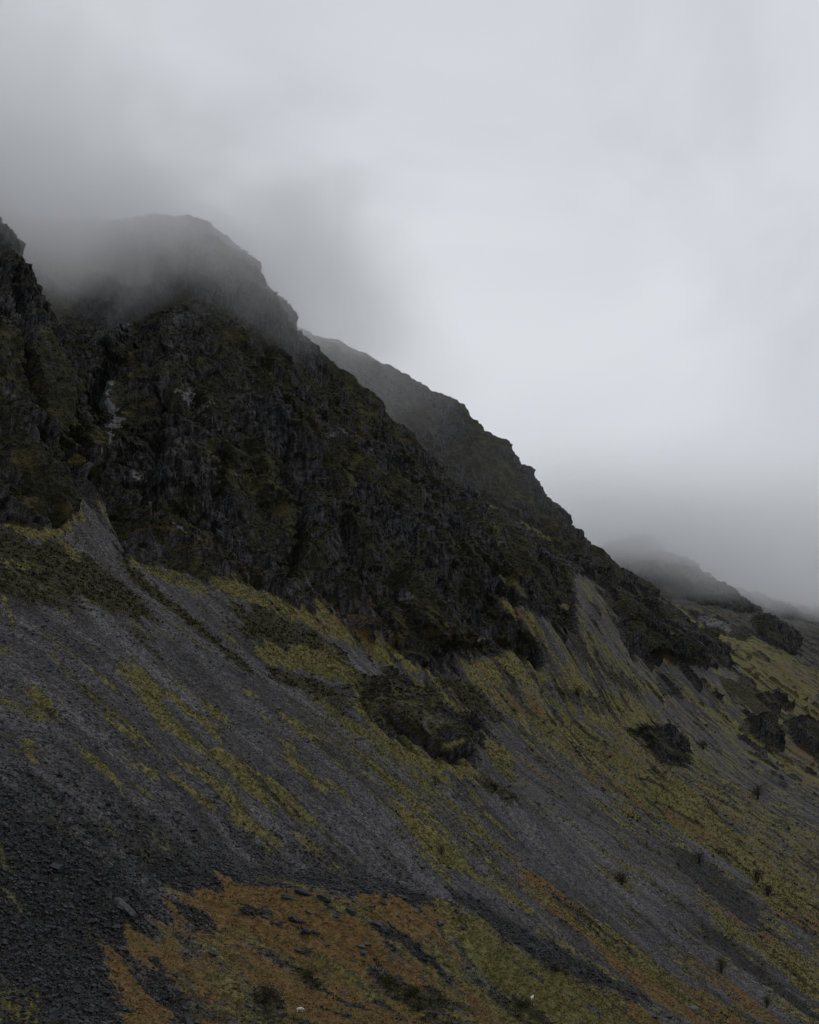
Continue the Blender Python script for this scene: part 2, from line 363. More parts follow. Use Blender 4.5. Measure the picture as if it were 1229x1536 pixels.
 ('p', G, .85, [(640,1354),(700,1372),(760,1415),(850,1465),(930,1497),(960,1540),(960,1690),(760,1690),(760,1560),(730,1490),(690,1430),(655,1390)]),
 ('s', G, .5, [(560,1400,30),(640,1450,40),(700,1530,50)]),('s', G, .5, [(330,1430,30),(380,1490,60),(400,1560,60)]),('s', G, .4, [(480,1360,20),(540,1380,20)]),
 ('s', Bo, .8, [(250,1352,10),(290,1375,26),(330,1395,20)]),('s', Bo, .85, [(200,1440,16),(235,1470,36),(270,1520,30),(290,1560,30)]),
 ('s', Bo, .7, [(195,1390,16),(240,1400,16)]),('s', Bo, .8, [(545,1383,8),(585,1402,14),(640,1440,12),(670,1470,6)]),
 ('s', H, .95, [(565,1465,16),(610,1490,30),(660,1510,30),(640,1535,26)]),('s', H, .9, [(435,1450,10),(465,1470,18),(480,1490,12)]),
 ('s', H, .8, [(375,1480,24),(400,1500,40),(410,1540,30)]),
 ('s', H, .7, [(745,1490,12),(790,1515,20),(830,1540,14)]),('s', H, .7, [(770,1450,8),(815,1475,10)]),('s', H, .7, [(805,1445,8),(845,1460,12)]),('s', H, .6, [(670,1380,6),(700,1395,10)]),
 # ledges and gullies in the crags
 ('s', Sc, .9, [(132,722,10),(147,755,20),(160,800,24),(168,835,18)]),
 ('s', G, .8, [(350,712,6),(395,716,10)]),('s', G, .6, [(310,700,6),(340,712,8)]),('s', G, .7, [(440,748,7),(470,762,8)]),('s', G, .8, [(500,763,6),(530,773,8)]),
 ('s', G, .9, [(712,748,5),(760,772,6),(800,795,6),(830,810,5)]),('s', G, .7, [(505,685,4),(525,695,4)]),
 ('s', G, .6, [(455,850,5),(480,890,7)]),('s', G, .7, [(110,650,8),(130,700,10)]),('s', G, .6, [(280,800,12),(310,830,12)]),
 ('s', G, .7, [(735,835,6),(765,870,8),(800,905,6)]),('s', G, .6, [(670,870,8),(690,885,8)]),('s', B, .8, [(690,962,8),(735,955,8)]),
]
PINK = [[(470,872,8),(500,900,18),(530,925,14),(560,955,12),(590,975,6)],[(545,905,8),(560,918,8)],[(325,850,8),(350,870,10)],[(300,810,6),(330,840,8)]]
PALE = [[(188,468,16),(176,505,16),(166,545,12),(160,585,9),(175,610,14),(150,660,8),(138,700,8)],[(255,785,14),(275,810,14)],[(600,880,30),(620,920,14)],[(745,812,14),(765,825,10)],[(1040,930,10),(1100,950,14)],[(190,690,10),(215,720,10)],[(265,570,12),(330,600,12)],[(480,640,8),(520,655,8)]]

GULLY = [(-9, [(188,465,20),(165,545,18),(125,630,18),(118,700,20),(150,770,22)]), (-8, [(490,735,10),(530,820,14),(560,890,16),(600,960,14)]),
 (-6, [(385,480,10),(405,560,12),(470,650,12),(520,720,8)]), (-6, [(735,795,8),(752,850,12),(775,910,12)]), (-7, [(560,640,8),(610,710,12),(650,790,12),(690,850,8)]),
 (-6, [(300,560,10),(330,650,14),(335,740,12),(360,820,12)]), (-5, [(225,560,8),(240,660,12),(215,760,12)]), (-6, [(20,430,12),(60,560,16),(70,680,16)]),
 (-5, [(430,660,8),(455,760,12),(440,860,12)]), (7, [(610,860,30),(650,920,60),(680,965,50)]), (5, [(250,600,24),(270,680,40),(275,760,36)]),
 (5, [(400,600,24),(410,680,34),(400,760,30)]), (-6, [(800,800,8),(830,850,12),(850,890,10)]), (5, [(700,780,20),(715,840,34),(720,900,30)]), (6, [(1135,948,24),(1165,960,34),(1196,972,30)]), (4, [(955,1105,26),(1000,1118,44),(1025,1135,30)]), (5, [(1135,1048,20),(1175,1058,20)]), (5, [(1130,1090,20),(1160,1115,20)]), (6, [(1190,1100,30),(1229,1120,40)]), (3, [(570,1035,20),(640,1065,50),(705,1100,60)]), (7, [(895,860,14),(950,920,44),(1010,960,44),(1080,988,24)]),
 (-6, [(540,1030,8),(548,1060,8),(575,1095,8)])]
def cover(x, y):
    P = np.stack([x, y], 1); n = len(P)
    W = np.zeros((n, 6), np.float32); W[:, CRAG] = 1
    fa = P @ FALL; sb = P @ STRIKE; pink = np.zeros(n, np.float32); pale = np.zeros(n, np.float32)
    ys = y
    def mask(poly, warp=0.3, seed=0, cap=8.0):
        w = to_world(densify(poly)); lo = w.min(0); hi = w.max(0)
        ar = 0.5 * abs(np.dot(w[:, 0], np.roll(w[:, 1], 1)) - np.dot(w[:, 1], np.roll(w[:, 0], 1)))
        per = np.linalg.norm(w - np.roll(w, 1, 0), axis=1).sum(); wd = min(2 * ar / per, cap)
        k = np.where((x > lo[0] - wd) & (x < hi[0] + wd) & (y > lo[1] - wd) & (y < hi[1] + wd))[0]
        if not len(k): return k, np.zeros(0)
        d = sdf(P[k], w)
        q = np.stack([fa[k] * 0.3, sb[k]], 1) / max(wd * 0.9, 1.5)
        nz = fbm(q, 4, seed, 0.7)
        return k, sstep(-0.32, 0.26, (d + (nz * warp * 1.5 - 0.03) * wd) / wd)
    knoll = np.zeros(n, np.float32)
    k, m = mask(SLOPE_POLY, 0.25, 5)
    W[k] *= (1 - m)[:, None]; W[k, SCREE] += m
    for i, (t, c, s, pts) in enumerate(PATCH):
        k, m = mask(pts if t == 'p' else stroke(pts), 0.6 if (c == Bo and t == 'p') else 0.45 if t == 's' else 0.4, 11 + i, 22.0 if (c == Bo and t == 'p') else 8.0)
        if c == B and t == 'p': knoll[k] = m
        m = (m * s).astype(np.float32); W[k] *= (1 - m)[:, None]; W[k, c] += m
    # small blotches the survey does not list: turf and heath creeping over the stones, bare stones showing in the turf
    wa = fa + 16 * noise(P / 45.0, 591); wb_ = sb + 7 * noise(P / 30.0, 592)
    fb = lambda a, b, sd, o=4: fbm(np.stack([wa / a, wb_ / b], 1), o, sd, 0.6)
    right = sstep(560, 900, y + x * 0.8)
    slope_w = 1 - W[:, CRAG]
    g1 = sstep(0.22, 0.62, fb(17, 10, 501) + 0.50 * right - 0.10) * (0.75 * W[:, SCREE] + 0.35 * W[:, BOULD]) * slope_w
    W[:, SCREE] -= np.minimum(g1, W[:, SCREE]) * 0.9; W[:, GRASS] += g1 * 0.85
    h1 = sstep(0.30, 0.62, fb(26, 9, 511) + 0.16 * right - 0.05) * slope_w * (W[:, GRASS] * 0.8 + W[:, SCREE] * 0.25 * right + W[:, BRACKEN] * 0.5)
    W *= (1 - h1)[:, None]; W[:, HEATH] += h1
    b1 = sstep(0.25, 0.6, fb(45, 12, 521) + 0.08 * right) * W[:, GRASS] * 0.9 * sstep(420, 620, y + x * .5)
    W[:, GRASS] -= b1; W[:, BRACKEN] += b1
    g2 = sstep(-0.25, 0.85, fb(26, 13, 531) + .12) * W[:, BRACKEN] * 0.65
    W[:, BRACKEN] -= g2; W[:, GRASS] += g2
    s1 = sstep(0.25, 0.6, fb(30, 6, 541)) * (W[:, GRASS] * 0.5) * sstep(380, 480, y)
    W[:, GRASS] -= s1; W[:, SCREE] += s1
    s2 = sstep(0.42, 0.62, fb(9, 7, 551)) * knoll * 0.7
    W *= (1 - s2)[:, None]; W[:, HEATH] += s2 * 0.55; W[:, BOULD] += s2 * 0.45
    c1 = 0.5 * sstep(0.42, 0.7, fb(26, 12, 561) + 0.10 * sstep(900, 1400, y)) * slope_w * sstep(700, 1100, y) * 0.95
    W *= (1 - c1)[:, None]; W[:, CRAG] += c1
    m2 = sstep(0.15, 0.65, fb(9, 5, 571, 3)) * W[:, HEATH] * 0.5
    W[:, HEATH] -= m2; W[:, GRASS] += m2
    for i, pts in enumerate(PINK):
        k, m = mask(stroke(pts), 0.6, 301 + i); pink[k] = np.maximum(pink[k], m)
    for i, pts in enumerate(PALE):
        k, m = mask(stroke(pts), 0.6, 401 + i); pale[k] = np.maximum(pale[k], m * (1.0 if i == 0 else 0.62))
    dig = np.zeros(n, np.float32)
    for i, (dp, pts) in enumerate(GULLY):
        k, m = mask(stroke(pts), 0.5, 601 + i); dig[k] += (dp * (1.5 if dp < 0 else 1) * m).astype(np.float32)
    return W, pink, pale, knoll, dig

# ------------------------------------------------------------------ terrain mesh: fine sheet in front of the camera
def rows():
    seg = [(160, 230, 1.2), (230, 330, 0.62 ), (330, 520, 0.62), (520, 1000, 0.72), (1000, 1500, 1.1), (1500, 2300, 2.6), (2300, 3400, 9)]
    r = []
    for a, b, s in seg: r += list(np.arange(a, b, s * QS))
    return np.array(r)
QS = QUALITY
YR = rows(); UR = np.arange(-0.36, 0.3601, 0.00082 * QS)
print('grid', len(YR), len(UR))
gu, gy = np.meshgrid(UR, YR); X = (gu * gy).ravel(); Y = gy.ravel()
Z = surf(X, Y)
eps = 3.0
zx = (surf(X + eps, Y) - surf(X - eps, Y)) / (2 * eps); zy = (surf(X, Y + eps) - surf(X, Y - eps)) / (2 * eps)
nb = np.stack([-zx, -zy, np.ones_like(zx)], 1); nb /= np.linalg.norm(nb, axis=1)[:, None]
Wt, pink, pale, knoll, dig = cover(X, Y)
P = np.stack([X, Y, Z], 1)
fa = X * FALL[0] + Y * FALL[1]; sb = X * STRIKE[0] + Y * STRIKE[1]
crag = Wt[:, CRAG]
# crags: buttresses and ribs, then blocky facets; ledges dip with the strata
wob = fbm(P / 90.0, 2, 3)
rib = ridged(np.stack([(X * 0.97 + Y * 0.25) / 56.0 + wob * 0.6, (Y - X * 0.2) / 80.0, Z / 130.0], 1), 5, 21, 0.52)
big = fbm(P / 85.0, 3, 31)
strat = (Z + 0.62 * X + 9 * noise(P / 50.0, 9))
led = np.abs(((strat / 9.0 + 0.4 * noise(P / 14.0, 19)) % 1.0) - 0.5) * 2
bench = ridged(np.stack([strat / 34.0, (X - Z) / 160.0, Y / 160.0], 1), 3, 25, 0.5)
fc = cells(P / np.array([9.0, 9.0, 15.0]), 4)
fc2 = cells(P / np.array([3.2, 3.2, 6.0]), 5)
fine = fbm(P / 3.5, 3, 41, 0.6)
amp = sstep(0.0, 0.9, crag) * np.where(sstep(0.55, 0.95, nb[:, 2]) > 0, 1 - 0.6 * sstep(0.55, 0.95, nb[:, 2]), 1)
zone = sstep(-0.35, 0.45, fbm(P / 48.0, 3, 33))          # broken rocky parts against smoother heathy parts
d = amp * (rib * 8.5 + big * 6.0 + bench * 3.2 + (led - 0.5) * 1.6 * (0.3 + zone) + (fc * 3.0 + fc2 * 1.3) * (0.25 + 0.9 * zone) + fine * 0.8 - 13.5)
d += 8 * amp * sstep(1000, 1120, Y) * sstep(110, 150, X) * sstep(560, 420, X)
d += amp * sstep(1180, 1260, Y) * (sstep(1700, 1600, Y)) * (ridged(P / np.array([38., 38., 95.]), 3, 97, 0.55) * 5.5 - 5)
kn = sstep(1800, 1900, Y) * crag; d += kn * (ridged(P / np.array([48., 48., 40.]), 4, 95, 0.55) * 7 + fc * 3 - 4)
d += dig * np.maximum(sstep(0.2, 0.8, crag), 0.45 * (dig < 0))
# slope: channels down the fall line, boulder humps, tussocks
ch = fbm(np.stack([fa / 90.0, sb / 9.0], 1), 4, 51, 0.55)
tus = fbm(P / 2.2, 3, 61, 0.6)
near = sstep(900, 300, Y)
d += (1 - crag) * (ch * (0.8 - 0.5 * sstep(800, 1100, Y)) + fbm(P / 25.0, 3, 71) * 1.2 + fbm(P / 7.0, 2, 73) * 0.25)
d += Wt[:, GRASS] * (0.35 + tus * 0.35) + Wt[:, BRACKEN] * (0.3 + tus * 0.3) + Wt[:, HEATH] * (0.8 + fbm(P / 4.0, 3, 65, 0.6) * 1.1)
d += Wt[:, BOULD] * cells(P / 0.75, 6) * 0.24 + Wt[:, SCREE] * cells(P / 0.9, 7) * 0.06
far_t = sstep(1500, 1700, Y) * (1 - crag)
d += far_t * (ridged(np.stack([fa / 160.0, strat / 22.0], 1), 3, 91) * 3.5)
P = P + nb * d[:, None] * np.array([1, 1, 0.9])
nrow, ncol = gu.shape
G3 = P.reshape(nrow, ncol, 3)
tu = np.gradient(G3, axis=1); tv = np.gradient(G3, axis=0)
nn = np.cross(tu, tv).reshape(-1, 3); nn /= np.linalg.norm(nn, axis=1)[:, None] + 1e-9
nn *= np.sign(nn[:, 2:3] + 1e-9)
steep = 1 - np.abs(nn[:, 2])
idx = np.arange(nrow * ncol).reshape(nrow, ncol)
FQ = np.stack([idx[:-1, :-1], idx[:-1, 1:], idx[1:, 1:], idx[1:, :-1]], -1).reshape(-1, 4)
A1 = np.concatenate([Wt[:, [GRASS, BRACKEN, HEATH, CRAG]]], 1)
sb_ = 1 - nb[:, 2]
face = fbm(P / np.array([11.0, 11.0, 34.0]), 3, 81, 0.6)
rockness = 0.30 + (steep - sb_) * 1.1 + face * 0.34 + (zone - 0.5) * 0.62 + sstep(0.3, 0.5, steep) * 0.08 - bench * 0.10
A2 = np.stack([Wt[:, BOULD], pink, pale, rockness], 1)

# ------------------------------------------------------------------ materials
class T:
    """small node-building helper"""
    def __init__(s, name):
        s.m = bpy.data.materials.new(name); s.m.use_nodes = True; s.t = s.m.node_tree; s.t.nodes.clear()
        s.out = s.n('ShaderNodeOutputMaterial')
    def n(s, typ, **kw): return N(s.t, typ, **kw)
    def l(s, a, b): s.t.links.new(a, b)
    def put(s, sock, v):
        if isinstance(v, bpy.types.NodeSocket): s.l(v, sock)
        else: sock.default_value = v
    def math(s, op, a, b=0.0, c=0.0, clamp=False):
        n = s.n('ShaderNodeMath', operation=op, use_clamp=clamp); s.put(n.inputs[0], a); s.put(n.inputs[1], b)
        if op in ('MULTIPLY_ADD',): s.put(n.inputs[2], c)
        return n.outputs[0]
    def rng(s, v, a, b, c=0.0, d=1.0, smooth=True):
        n = s.n('ShaderNodeMapRange'); n.interpolation_type = 'SMOOTHSTEP' if smooth else 'LINEAR'
        s.put(n.inputs['Value'], v); s.put(n.inputs['From Min'], a); s.put(n.inputs['From Max'], b); s.put(n.inputs['To Min'], c); s.put(n.inputs['To Max'], d)
        return n.outputs[0]
    def mix(s, f, a, b):
        n = s.n('ShaderNodeMix', data_type='RGBA'); s.put(n.inputs[0], f)
        for k, v in ((6, a), (7, b)): s.put(n.inputs[k], v if isinstance(v, bpy.types.NodeSocket) else (*v, 1))
        return n.outputs[2]
    def scale(s, col, f):
        n = s.n('ShaderNodeVectorMath', operation='SCALE'); s.put(n.inputs[0], col); s.put(n.inputs['Scale'], f); return n.outputs[0]
    def vmul(s, v, k):
        n = s.n('ShaderNodeVectorMath', operation='MULTIPLY'); s.put(n.inputs[0], v); n.inputs[1].default_value = k; return n.outputs[0]
    def noise(s, v, sc, det=3, rough=0.55, dist=0.0):
        n = s.n('ShaderNodeTexNoise'); s.put(n.inputs['Vector'], v); n.inputs['Scale'].default_value = sc
        n.inputs['Detail'].default_value = det; n.inputs['Roughness'].default_value = rough; n.inputs['Distortion'].default_value = dist
        return n.outputs['Fac']
    def voro(s, v, sc, feat='F1'):
        n = s.n('ShaderNodeTexVoronoi', feature=feat); s.put(n.inputs['Vector'], v); n.inputs['Scale'].default_value = sc
        return n
    def sep(s, v):
        n = s.n('ShaderNodeSeparateXYZ'); s.put(n.inputs[0], v); return n.outputs
    def attr(s, name):
        n = s.n('ShaderNodeAttribute', attribute_name=name); c = s.n('ShaderNodeSeparateColor'); s.l(n.outputs['Color'], c.inputs[0])
        return c.outputs[0], c.outputs[1], c.outputs[2], n.outputs['Alpha']
    def bsdf(s, col, rough=0.9, spec=0.2, bump=None, strength=1.0, dist=0.2):
        b = s.n('ShaderNodeBsdfPrincipled'); s.put(b.inputs['Base Color'], col); s.put(b.inputs['Roughness'], rough)
        b.inputs['Specular IOR Level'].default_value = spec
        if bump is not None:
            n = s.n('ShaderNodeBump'); s.l(bump, n.inputs['Height']); n.inputs['Strength'].default_value = strength; n.inputs['Distance'].default_value = dist
            s.l(n.outputs[0], b.inputs['Normal'])
        s.l(b.outputs[0], s.out.inputs['Surface']); return s.m

def ground_material():
    t = T('mountain_ground'); g = t.n('ShaderNodeNewGeometry'); p = g.outputs['Position']
    wg, wb, wh, wc = t.attr('cover_a'); wbo, wpk, wpl, stp = t.attr('cover_b')
    # coordinates along the fall line and the strike
    fa = vdot(t.t, p, (0.92, -0.39, 0)); sb = vdot(t.t, p, (0.39, 0.92, 0)); x, y, z = t.sep(p)
    cb = t.n('ShaderNodeCombineXYZ'); t.l(t.math('MULTIPLY', fa, 0.16), cb.inputs[0]); t.l(sb, cb.inputs[1]); fl = cb.outputs[0]
    nf = t.noise(p, 0.55, 4, 0.65); nm = t.noise(p, 0.11, 4, 0.6); nl = t.noise(p, 0.018, 4, 0.55); streak = t.noise(fl, 0.09, 5, 0.62)
    nvf = t.noise(p, 1.9, 2, 0.6)
    j = t.math('SUBTRACT', t.math('ADD', nf, t.math('MULTIPLY', nm, 0.7)), 0.85)
    def crisp(w, k=0.9, a=0.30, b=0.70): return t.rng(t.math('ADD', w, t.math('MULTIPLY', j, k)), a, b)
    # scree: every stone its own grey
    v1 = t.voro(p, 1.5); v2 = t.voro(p, 1.3); r1 = t.sep(v1.outputs['Color'])[0]; r2 = t.sep(v2.outputs['Color'])[0]
    tone = t.math('MULTIPLY', t.rng(streak, 0.32, 0.68, 0.58, 1.4), t.rng(nl, 0.35, 0.65, 0.8, 1.15))
    sc = t.mix(t.math('POWER', r1, 1.6), (0.028, 0.0278, 0.0278), (0.108, 0.106, 0.1065))
    sc = t.mix(t.rng(nm, 0.56, 0.72, 0, 0.45), sc, (0.066, 0.058, 0.044))
    st2 = t.noise(t.vmul(fl, (0.55, 1, 1)), 0.42, 4, 0.6)
    tone = t.math('MULTIPLY', tone, t.rng(st2, 0.3, 0.7, 0.78, 1.25)); sc = t.scale(sc, tone)
    bo = t.mix(t.math('POWER', r2, 1.8), (0.010, 0.0102, 0.0106), (0.046, 0.046, 0.0475))
    bo = t.mix(t.rng(nf, 0.5, 0.68, 0, 0.5), bo, (0.040, 0.038, 0.022)); bo = t.scale(bo, t.rng(streak, 0.3, 0.7, 0.8, 1.15))
    gr = t.mix(t.rng(nf, 0.35, 0.65), (0.066, 0.063, 0.020), (0.170, 0.152, 0.054))
    gr = t.mix(t.rng(nm, 0.5, 0.72, 0, 0.7), gr, (0.150, 0.118, 0.060)); gr = t.mix(t.rng(nl, 0.50, 0.62, 0, 0.45), gr, (0.074, 0.076, 0.022))
    br = t.mix(t.rng(nf, 0.35, 0.65), (0.096, 0.056, 0.021), (0.165, 0.104, 0.039))
    br = t.mix(t.rng(nm, 0.44, 0.66, 0, 0.85), br, (0.112, 0.088, 0.030)); br = t.mix(t.rng(nl, 0.45, 0.65, 0, 0.4), br, (0.11, 0.075, 0.03))
    he = t.mix(t.rng(nf, 0.35, 0.68), (0.016, 0.016, 0.009), (0.058, 0.050, 0.023))
    # crag: rock where steep, heath and moss on the ledges
    sv = t.n('ShaderNodeCombineXYZ'); t.l(t.math('MULTIPLY', x, 0.55), sv.inputs[0]); t.l(t.math('MULTIPLY', y, 0.55), sv.inputs[1]); t.l(t.math('MULTIPLY', z, 0.07), sv.inputs[2])
    vs = t.noise(sv.outputs[0], 1.0, 4, 0.62)
    rock = t.mix(t.rng(vs, 0.38, 0.68), (0.014, 0.0142, 0.0155), (0.088, 0.087, 0.089))
    rock = t.mix(t.rng(nm, 0.5, 0.75, 0, 0.6), rock, (0.050, 0.044, 0.036))
    veg = t.mix(t.rng(nf, 0.38, 0.66), (0.010, 0.0105, 0.006), (0.034, 0.033, 0.015))
    veg = t.mix(t.rng(t.math('ADD', nm, t.math('MULTIPLY', nl, 0.6)), 0.82, 0.98, 0, 0.6), veg, (0.085, 0.072, 0.028))
    rf = t.rng(t.math('ADD', stp, t.math('MULTIPLY', t.math('SUBTRACT', nf, 0.5), 0.8)), 0.40, 0.64)
    cr = t.mix(rf, veg, rock)
    pk = t.rng(t.math('ADD', wpk, t.math('MULTIPLY', j, 1.1)), 0.45, 0.65); cr = t.mix(t.math('MULTIPLY', pk, t.rng(nvf, 0.4, 0.62, 0.0, 0.8)), cr, (0.15, 0.092, 0.066))
    pl = t.rng(t.math('ADD', wpl, t.math('MULTIPLY', j, 1.2)), 0.45, 0.7); cr = t.mix(t.math('MULTIPLY', pl, t.rng(vs, 0.32, 0.55, 0.25, 1.0)), cr, (0.17, 0.17, 0.175))
    col = t.mix(crisp(wbo), sc, bo); col = t.mix(crisp(wg, 0.85), col, gr); col = t.mix(crisp(wb, 0.9), col, br)
    col = t.mix(crisp(wh, 1.0), col, he); col = t.mix(crisp(wc, 0.8), col, cr)
    # heights for the bump
    st = t.math('SUBTRACT', 1.0, v1.outputs['Distance']); rockb = t.math('ADD', t.math('MULTIPLY', vs, 1.6), t.math('MULTIPLY', nvf, 0.6))
    hb = t.math('ADD', t.math('MULTIPLY', st, 0.7), t.math('ADD', t.math('MULTIPLY', nf, 0.9), t.math('MULTIPLY', nvf, 0.5)))
    hb = t.math('ADD', hb, t.math('MULTIPLY', wc, rockb))
    return t.bsdf(col, 0.86, 0.18, hb, 1.0, 0.6)
M_GROUND = ground_material()
def plain(name, c1, c2, sc=1.5, rough=0.85, spec=0.2, bump=0.1, random_by=None):
    t = T(name); g = t.n('ShaderNodeNewGeometry'); nz = t.noise(g.outputs['Position'], sc, 4, 0.65)
    f = t.rng(nz, 0.3, 0.7); 
    if random_by:
        f = t.math('ADD', t.math('MULTIPLY', f, 0.4), t.math('MULTIPLY', g.outputs['Random Per Island'], 0.6))
    return t.bsdf(t.mix(f, c1, c2), rough, spec, nz, 1.0, bump)
M_STONE = plain('scree_stone', (0.018, 0.0182, 0.0188), (0.100, 0.100, 0.103), 2.0, 0.8, 0.25, 0.1, True)
M_STONE_D = plain('dark_scree_stone', (0.009, 0.0091, 0.0094), (0.060, 0.060, 0.0615), 2.0, 0.8, 0.25, 0.1, True)
M_BOULD = plain('boulder_rock', (0.030, 0.031, 0.034), (0.105, 0.107, 0.112), 1.6, 0.8, 0.25, 0.25)
M_BOULD_D = plain('dark_boulder_rock', (0.016, 0.017, 0.019), (0.060, 0.061, 0.066), 1.6, 0.8, 0.25, 0.25)
M_GRASS = plain('hill_grass', (0.060, 0.056, 0.019), (0.155, 0.138, 0.050), 0.3, 0.9, 0.1, 0.02, True)
M_BRACK = plain('dead_bracken', (0.085, 0.049, 0.020), (0.175, 0.105, 0.044), 0.3, 0.9, 0.1, 0.02, True)
M_HEATH = plain('heather', (0.010, 0.0105, 0.006), (0.040, 0.037, 0.017), 0.3, 0.9, 0.1, 0.02, True)
M_TWIG = plain('twig', (0.020, 0.017, 0.014), (0.055, 0.046, 0.036), 3.0, 0.9, 0.1, 0.02)
M_LEAF = plain('shrub_leaf', (0.020, 0.020, 0.012), (0.062, 0.054, 0.030), 3.0, 0.9, 0.1, 0.02, True)
M_LEAFG = plain('gorse_leaf', (0.024, 0.028, 0.012), (0.072, 0.074, 0.028), 3.0, 0.9, 0.1, 0.02, True)
M_WOOL = plain('sheep_wool', (0.50, 0.48, 0.43), (0.72, 0.70, 0.64), 9.0, 0.95, 0.1, 0.03)

# ------------------------------------------------------------------ setting: the terrain in named pieces
qc = crag[FQ].mean(1); qy = P[FQ, 1].mean(1); qx = P[FQ, 0].mean(1); qk = knoll[FQ].mean(1)
qu = qx / qy
far = (qy > 1630) | ((qy > 1180) & (qc > 0.5) & (qu > -0.2) & (qy > 1140 + (qu + 0.05) * 900))
cls = np.where(qk > 0.5, 0, np.where(qy > 1750, 4, np.where(far & (qc > 0.5), 3, np.where(qc > 0.5, 2, 1))))
for k, nm_ in enumerate(['knoll', 'scree_slope', 'crag', 'far_ridge', 'far_hillside']):
    f = FQ[cls == k]
    if not len(f): continue
    u_, inv = np.unique(f, return_inverse=True)
    me = make_mesh(nm_, P[u_], inv.reshape(f.shape), M_GROUND, smooth=False)
    attr(me, 'cover_a', A1[u_]); attr(me, 'cover_b', A2[u_])
    tag(link(nm_, me), kind='structure')
# the ground all around, coarse, below and beyond the fine sheet
def surround():
    g = np.linspace(-6000, 6000, 241); x, y = np.meshgrid(g, g); x = x.ravel(); y = y.ravel()
    z = base_z(x, y); r = np.hypot(x, y); pl_ = -0.62 * (x * FALL[0] + y * FALL[1]) - 150
    z = np.clip(z, -180, 420) + fbm(np.stack([x, y], 1) / 400, 4, 5) * 25
    z = np.where(r < 700, np.minimum(z, -60 + r * 0.0), z)
    inside = (y > 170) & (y < 3350) & (np.abs(x / np.maximum(y, 1)) < 0.35)
    z = np.where(inside, surf(x, np.maximum(y, 120)) - 14, z)
    hid = inside
    n = 241; i = np.arange(n * n).reshape(n, n)
    f = np.stack([i[:-1, :-1], i[:-1, 1:], i[1:, 1:], i[1:, :-1]], -1).reshape(-1, 4)
    drop = hid[f].all(1); f = f[~drop]
    me = make_mesh('ground', np.stack([x, y, z], 1), f, M_GROUND, smooth=True)
    sl = np.ones(len(x)); a = np.zeros((len(x), 4)); a[:, 0] = 0.35; a[:, 3] = (z > 120) * 0.9
    attr(me, 'cover_a', a); b = np.zeros((len(x), 4)); b[:, 3] = 0.4; attr(me, 'cover_b', b)
    tag(link('ground', me), kind='structure')
surround()

# ------------------------------------------------------------------ height of the finished ground
def ground(x, y):
    """nearest finished-surface height under (x, y)"""
    j = int(np.clip(np.searchsorted(YR, y), 1, nrow - 1)); i = int(np.clip(round((x / y - UR[0]) / (UR[1] - UR[0])), 0, ncol - 1))
    return G3[j, i]
def place(px, py):
    w = cast(np.array([[px, py]]))[0]; p = w
    # settle on the displaced sheet: walk along the sight line over the finished vertices
    a, b = ray(px, py)
    i = int(np.clip(round((a - UR[0]) / (UR[1] - UR[0])), 0, ncol - 1)); col = G3[:, i]
    el = col[:, 2] / col[:, 1]; ok = np.where(el >= b)[0]
    j = ok[0] if len(ok) else int(np.searchsorted(YR, w[1]))
    return col[j]

# ------------------------------------------------------------------ scattered cover nobody could count
rng = np.random.default_rng(7)
def ico(sub=1):
    import bmesh
    bm = bmesh.new(); bmesh.ops.create_icosphere(bm, subdivisions=sub, radius=1.0)
    v = np.array([q.co[:] for q in bm.verts]); f = np.array([[w.index for w in q.verts] for q in bm.faces]); bm.free(); return v, f
def rotz(n):
    q = rng.normal(size=(n, 4)); q /= np.linalg.norm(q, axis=1)[:, None]; w, x, y, z = q.T
    return np.stack([1 - 2 * (y * y + z * z), 2 * (x * y - z * w), 2 * (x * z + y * w), 2 * (x * y + z * w), 1 - 2 * (x * x + z * z), 2 * (y * z - x * w),
                     2 * (x * z - y * w), 2 * (y * z + x * w), 1 - 2 * (x * x + y * y)], 1).reshape(n, 3, 3)
def pick(weight, n, screen=1.0):
    w = weight / weight.sum(); k = rng.choice(len(w), n, p=w); jit = rng.uniform(-0.5, 0.5, (n, 3)) * 1.0; jit[:, 2] = 0
    return k, P[k] + jit
infr = (np.abs(X / Y) < 0.315) & (Y < 1500)
cell_area = (np.gradient(YR)[:, None] * np.ones(ncol)[None] / gy).ravel()      # even density per unit of view
CUBE = np.array([[-1,-1,-1],[1,-1,-1],[1,1,-1],[-1,1,-1],[-1,-1,1],[1,-1,1],[1,1,1],[-1,1,1]], float)
CUBEF = np.array([[0,3,2,1],[4,5,6,7],[0,1,5,4],[1,2,6,5],[2,3,7,6],[3,0,4,7]])
def stones(n, weight, lo, hi, name, mat, label):
    k, p = pick(weight, n); s = lo * (hi / lo) ** (rng.uniform(0, 1, n) ** 2.2) * np.where(rng.uniform(0, 1, n) > 0.985, 2.0, 1.0)
    v = CUBE[None] * rng.uniform(0.55, 1.0, (n, 8, 1)) * rng.uniform(0.45, 1.0, (n, 1, 3))
    v = np.einsum('nij,nkj->nki', rotz(n), v) * (s * 0.5)[:, None, None]; v[:, :, 2] *= 0.75
    v = v + p[:, None, :] + nb[k][:, None, :] * (s * 0.12)[:, None, None]
    f = CUBEF[None] + (np.arange(n) * 8)[:, None, None]
    tag(link(name, make_mesh(name, v.reshape(-1, 3), f.reshape(-1, 4), mat)), label, 'scree', kind='stuff')
vis = infr * cell_area * sstep(900, 380, Y)
def merged(name, parts):
    V = []; Fc = []; o = 0
    for v, f in parts: V.append(v); Fc.append(f + o); o += len(v)
    return np.concatenate(V), np.concatenate(Fc)
stones(int(NS * 55000), Wt[:, SCREE] * vis, 0.18, 0.9, 'scree_stones', M_STONE, 'fine loose grey scree over the open slope')
